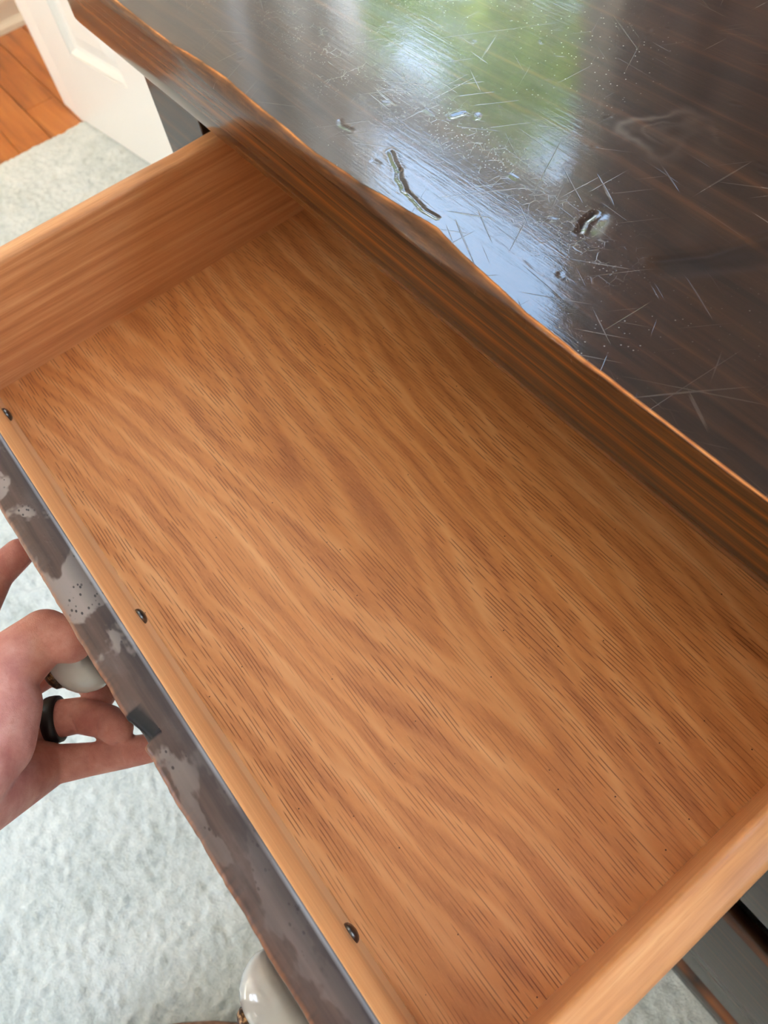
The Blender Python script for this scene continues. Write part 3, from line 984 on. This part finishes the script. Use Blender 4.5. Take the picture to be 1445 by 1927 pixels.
rm = tmp.modifiers.new('r', 'REMESH'); rm.mode = 'VOXEL'; rm.voxel_size = .001
smm = tmp.modifiers.new('s', 'SMOOTH'); smm.factor = .5; smm.iterations = 6
dg = bpy.context.evaluated_depsgraph_get()
hm = bpy.data.meshes.new_from_object(tmp.evaluated_get(dg))
bpy.data.objects.remove(tmp)
hm.polygons.foreach_set('use_smooth', np.ones(len(hm.polygons), dtype=bool))
# knuckle and palm creases pressed into the surface
hc = np.empty(len(hm.vertices) * 3, dtype=np.float32); hm.vertices.foreach_get('co', hc); hc = hc.reshape(-1, 3)
hn = np.empty(len(hm.vertices) * 3, dtype=np.float32); hm.vertices.foreach_get('normal', hn); hn = hn.reshape(-1, 3)


def crease(a, b, w, depth):
    global hc
    a, b = np.array(a), np.array(b); d = b - a
    t = np.clip(((hc - a) @ d) / (d @ d), 0, 1)
    q = np.linalg.norm(hc - a - t[:, None] * d, axis=1)
    hc = hc - hn * (depth * np.exp(-(q / w) ** 2))[:, None]


crease(U(0, 1338, .078), U(78, 1293, .072), .0013, .0011)
crease(U(10, 1352, .078), U(80, 1340, .068), .0011, .0007)
crease(U(0, 1318, .078), U(70, 1312, .074), .0010, .0005)
for f_ in (mid, rin, pin):
    for q in (1, 2):
        a, b = f_[q - 1][0], f_[q][0]
        d = (b - a) / np.linalg.norm(b - a)
        s_ = np.cross(d, (R.T @ np.array([0, 0, 1.0]))); s_ /= np.linalg.norm(s_)
        up = np.cross(s_, d); up *= math.copysign(1, up[2])
        c_ = f_[q][0] + up * f_[q][1]
        crease(c_ - s_ * .009, c_ + s_ * .009, .0011, .0012)
hm.vertices.foreach_set('co', hc.ravel()); hm.update()
# the rest of the body, standing bent over the drawer (outside the frame)
hm.name = 'hand'
V3 = lambda *a: Vector(a)
LSH, RSH = V3(-.25, -.53, .66), V3(.13, -.53, .66)
EL = V3(*elbow)
RE, RW = V3(.24, -.60, .38), V3(.25, -.55, .13)
NECK, HEAD = V3(-.055, -.47, .80), V3(-.045, -.40, .915)
LHIP, RHIP = V3(-.17, -.64, .20), V3(.02, -.64, .20)
LK, RK = V3(-.225, -.56, -.21), V3(.07, -.57, -.21)
LA, RA = V3(-.20, -.47, FZ + .085), V3(.085, -.62, FZ + .085)


def remeshed(caps, vox, name):
    global hb
    hb = bmesh.new()
    for c_ in caps: capsule(hb, *c_)
    me_ = bpy.data.meshes.new('tmp'); hb.to_mesh(me_); hb.free()
    t_ = bpy.data.objects.new('tmp', me_); C.objects.link(t_)
    r_ = t_.modifiers.new('r', 'REMESH'); r_.mode = 'VOXEL'; r_.voxel_size = vox
    q_ = t_.modifiers.new('s', 'SMOOTH'); q_.iterations = 4
    out = bpy.data.meshes.new_from_object(t_.evaluated_get(bpy.context.evaluated_depsgraph_get()))
    bpy.data.objects.remove(t_)
    out.name = name
    out.polygons.foreach_set('use_smooth', np.ones(len(out.polygons), dtype=bool))
    return out


arm_l = [(EL, LSH, .042, .052)]
trunk = [(V3(-.075, -.64, .24), V3(-.06, -.57, .50), .125, .12), (V3(-.13, -.58, .52), V3(.01, -.58, .52), .115, .115), (LSH, V3(-.06, -.54, .62), .06, .10), (RSH, V3(-.06, -.54, .62), .06, .10)]
arm_r = [(RSH, RE, .052, .042), (RE, RW, .040, .028)]
legs = [(LHIP, LK, .085, .056), (RHIP, RK, .085, .056), (LK, LA, .056, .038), (RK, RA, .056, .038)]
feet = [(LA, V3(-.12, -.31, FZ + .045), .036, .026), (RA, V3(.11, -.42, FZ + .040), .036, .026)]
hand_r = [(RW, V3(.25, -.53, .05), .028, .030), (V3(.25, -.55, .06), V3(.25, -.50, .05), .020, .020)] + [(V3(.25, -.555 + .021 * q, .035), V3(.247, -.553 + .021 * q, -.055 + .008 * abs(q - 1)), .0105, .008) for q in range(4)] + [(V3(.25, -.50, .06), V3(.24, -.462, .01), .013, .010)]
head = [(V3(-.06, -.54, .68), NECK, .065, .055), (NECK, HEAD, .055, .07), (HEAD + V3(0, -.02, .02), HEAD + V3(.0, .015, .045), .092, .088), (HEAD + V3(0, .055, -.035), HEAD + V3(0, .06, -.02), .042, .05), (HEAD + V3(0, .10, .02), HEAD + V3(0, .115, -.005), .011, .014), (HEAD + V3(-.088, -.01, .015), HEAD + V3(-.09, -.015, .035), .014, .016), (HEAD + V3(.088, -.01, .015), HEAD + V3(.09, -.015, .035), .014, .016)]
skin_body = remeshed(arm_l + trunk + arm_r + legs + feet + hand_r + head, .008, 'body')
bm = bmesh.new(); bm.from_mesh(hm); bm.from_mesh(skin_body)
hm = bpy.data.meshes.new('person'); bm.to_mesh(hm); bm.free()
hm.name = 'person'
person = obj('person', hm, SKIN)
_g = lambda L, k: [(a, b, ra_ + k, rb_ + k) for a, b, ra_, rb_ in L]
obj('sweater', remeshed(_g(trunk, .012) + _g([(LSH, EL.lerp(LSH, .25), .054, .048)], .012) + _g(arm_r[:1] + [(RE, RE.lerp(RW, .7), .042, .034)], .012), .009, 'sweater'), plain('charcoal_knit', srgb(48, 46, 50), 0.95), person)
obj('trousers', remeshed(_g(legs, .014) + [(V3(-.075, -.64, .22), V3(-.075, -.635, .30), .142, .138)], .009, 'trousers'), plain('dark_denim', srgb(44, 52, 72), 0.9), person)
obj('hair', remeshed([(HEAD + V3(0, -.035, .03), HEAD + V3(0, .0, .062), .094, .09)], .007, 'hair'), plain('brown_hair', srgb(62, 44, 32), 0.7), person)
tag(person, 'person reaching in with a bare left hand, thumb and curled fingers around the drawer knob', 'person')
ra, rb = np.array(rin[0][0]), np.array(rin[1][0])
d = (rb - ra) / np.linalg.norm(rb - ra)
bm = bmesh.new()
lathe(bm, [(.0112, -.0034), (.0124, -.0032), (.0128, -.001), (.0128, .001), (.0124, .0032), (.0112, .0034)], 40)
q = Vector(d).to_track_quat('Z', 'Y').to_matrix().to_4x4()
bmesh.ops.transform(bm, matrix=Matrix.Translation(Vector(ra + (rb - ra) * .60)) @ q, verts=bm.verts)
ring = obj('ring', bm, RINGM, person)
ring['label'] = 'black band ring'

# ------------------------------------------------------------------ slipper on the person's left foot
SLIP = Vector((-.140, -.332, FZ + .010))
bm = bmesh.new()
n = 22
levels = [(0, .0, .047), (.012, .0, .050), (.030, .004, .047), (.046, .010, .038), (.058, .018, .022)]
rows_ = []
for (z, ins, w_) in levels:
    row = []
    for k_ in range(n):
        a = 2 * math.pi * k_ / n
        ly = math.sin(a) * (.135 - ins * 1.6)
        wl = w_ * (1 - .18 * max(0, math.sin(a + .3))) * (1.0 - .1 * math.cos(2 * a))
        row.append(bm.verts.new((math.cos(a) * wl, ly, z * (1.0 - .25 * max(0, math.sin(a))))))
    rows_.append(row)
for a, b in zip(rows_[:-1], rows_[1:]):
    for k_ in range(n): bm.faces.new((a[k_], a[(k_ + 1) % n], b[(k_ + 1) % n], b[k_])).smooth = True
bm.faces.new(rows_[0]); bm.faces.new(rows_[-1])
bmesh.ops.recalc_face_normals(bm, faces=bm.faces)
MS = Matrix.Translation(SLIP + Vector((0, 0, .014))) @ Matrix.Rotation(math.radians(-32), 4, 'Z')
bmesh.ops.transform(bm, matrix=MS, verts=bm.verts)
slip = obj('slipper', bm, SUEDE, person)
slip['label'] = 'brown suede slipper'
bm = bmesh.new()
rr2 = []
for z, sc_ in ((0, .98), (.008, 1.03), (.0145, 1.0)):
    rr2.append([bm.verts.new((math.cos(2 * math.pi * k_ / n) * .044 * sc_, math.sin(2 * math.pi * k_ / n) * .129 * sc_, z)) for k_ in range(n)])
for a, b in zip(rr2[:-1], rr2[1:]):
    for k_ in range(n): bm.faces.new((a[k_], a[(k_ + 1) % n], b[(k_ + 1) % n], b[k_])).smooth = True
bm.faces.new(rr2[0]); bm.faces.new(rr2[-1])
bmesh.ops.recalc_face_normals(bm, faces=bm.faces)
bmesh.ops.transform(bm, matrix=Matrix.Translation(SLIP) @ Matrix.Rotation(math.radians(-32), 4, 'Z'), verts=bm.verts)
obj('sole', bm, SOLE, slip)

# ------------------------------------------------------------------ curtain beside the window
bm = bmesh.new()
xs_c = np.linspace(-.585, -.02, 120)
zt_, zb_ = 1.52, -.62
rows_ = []
for z in (zt_, .8, .2, zb_):
    rows_.append([bm.verts.new((x + .006 * math.sin(z * 5), .691 + .024 * math.sin(x * 52 + .6 * math.sin(x * 17)) + .006 * math.sin(x * 150), z)) for x in xs_c])
for a, b in zip(rows_[:-1], rows_[1:]):
    for i in range(len(a) - 1): bm.faces.new((a[i], a[i + 1], b[i + 1], b[i])).smooth = True
cur = obj('curtain', bm, CURT)
sm_ = cur.modifiers.new('thickness', 'SOLIDIFY'); sm_.thickness = .002
tag(cur, 'taupe pleated curtain hanging beside the window behind the dresser', 'curtain')

# ------------------------------------------------------------------ outside: lawn and trees
struct(boxo('ground', (-60, 60, -60, 60, -3.4, -3.3), PAVING))


def tree(x, y, cz, r, rz, label, seed, n=1100):
    rg = random.Random(seed)
    t = empty('tree', (x, y, -3.3)); tag(t, label, 'tree')
    bm = bmesh.new()
    lathe(bm, [(.2, 0), (.13, .5), (.09, cz + 3.3), (.03, cz + 3.3 + rz * .6)], 10)
    bmesh.ops.translate(bm, verts=bm.verts, vec=(x, y, -3.3)); obj('trunk', bm, BARK, t)
    bm = bmesh.new()
    lumps = [Vector((rg.uniform(-1, 1), rg.uniform(-1, 1), rg.uniform(-1, 1))).normalized() * rg.uniform(.2, .7) for q in range(14)]
    for k_ in range(n):
        p = rg.choice(lumps) + Vector((rg.gauss(0, 1), rg.gauss(0, 1), rg.gauss(0, 1))).normalized() * rg.uniform(.12, .36)
        c = Vector((x + p.x * r, y + p.y * r, cz + p.z * rz))
        s_ = rg.uniform(.05, .11)
        u = Vector((rg.gauss(0, 1), rg.gauss(0, 1), rg.gauss(0, 1))).normalized()
        w_ = u.orthogonal().normalized()
        vs = [bm.verts.new(c + u * s_ * a + w_ * s_ * b) for a, b in ((-1, 0), (0, .5), (1, 0), (0, -.5))]
        bm.faces.new(vs)
    o = obj('foliage', bm, LEAF, t); o['kind'] = 'stuff'


tree(-4.5, 4.4, 3.55, 1.2, 1.2, 'broad leafy tree outside, seen mirrored in the tabletop beside the curtain', 3, 2300)
tree(-7.5, 5.45, 4.2, .86, 1.25, 'slim leafy tree outside, mirrored at the left of the window reflection', 5, 1800)
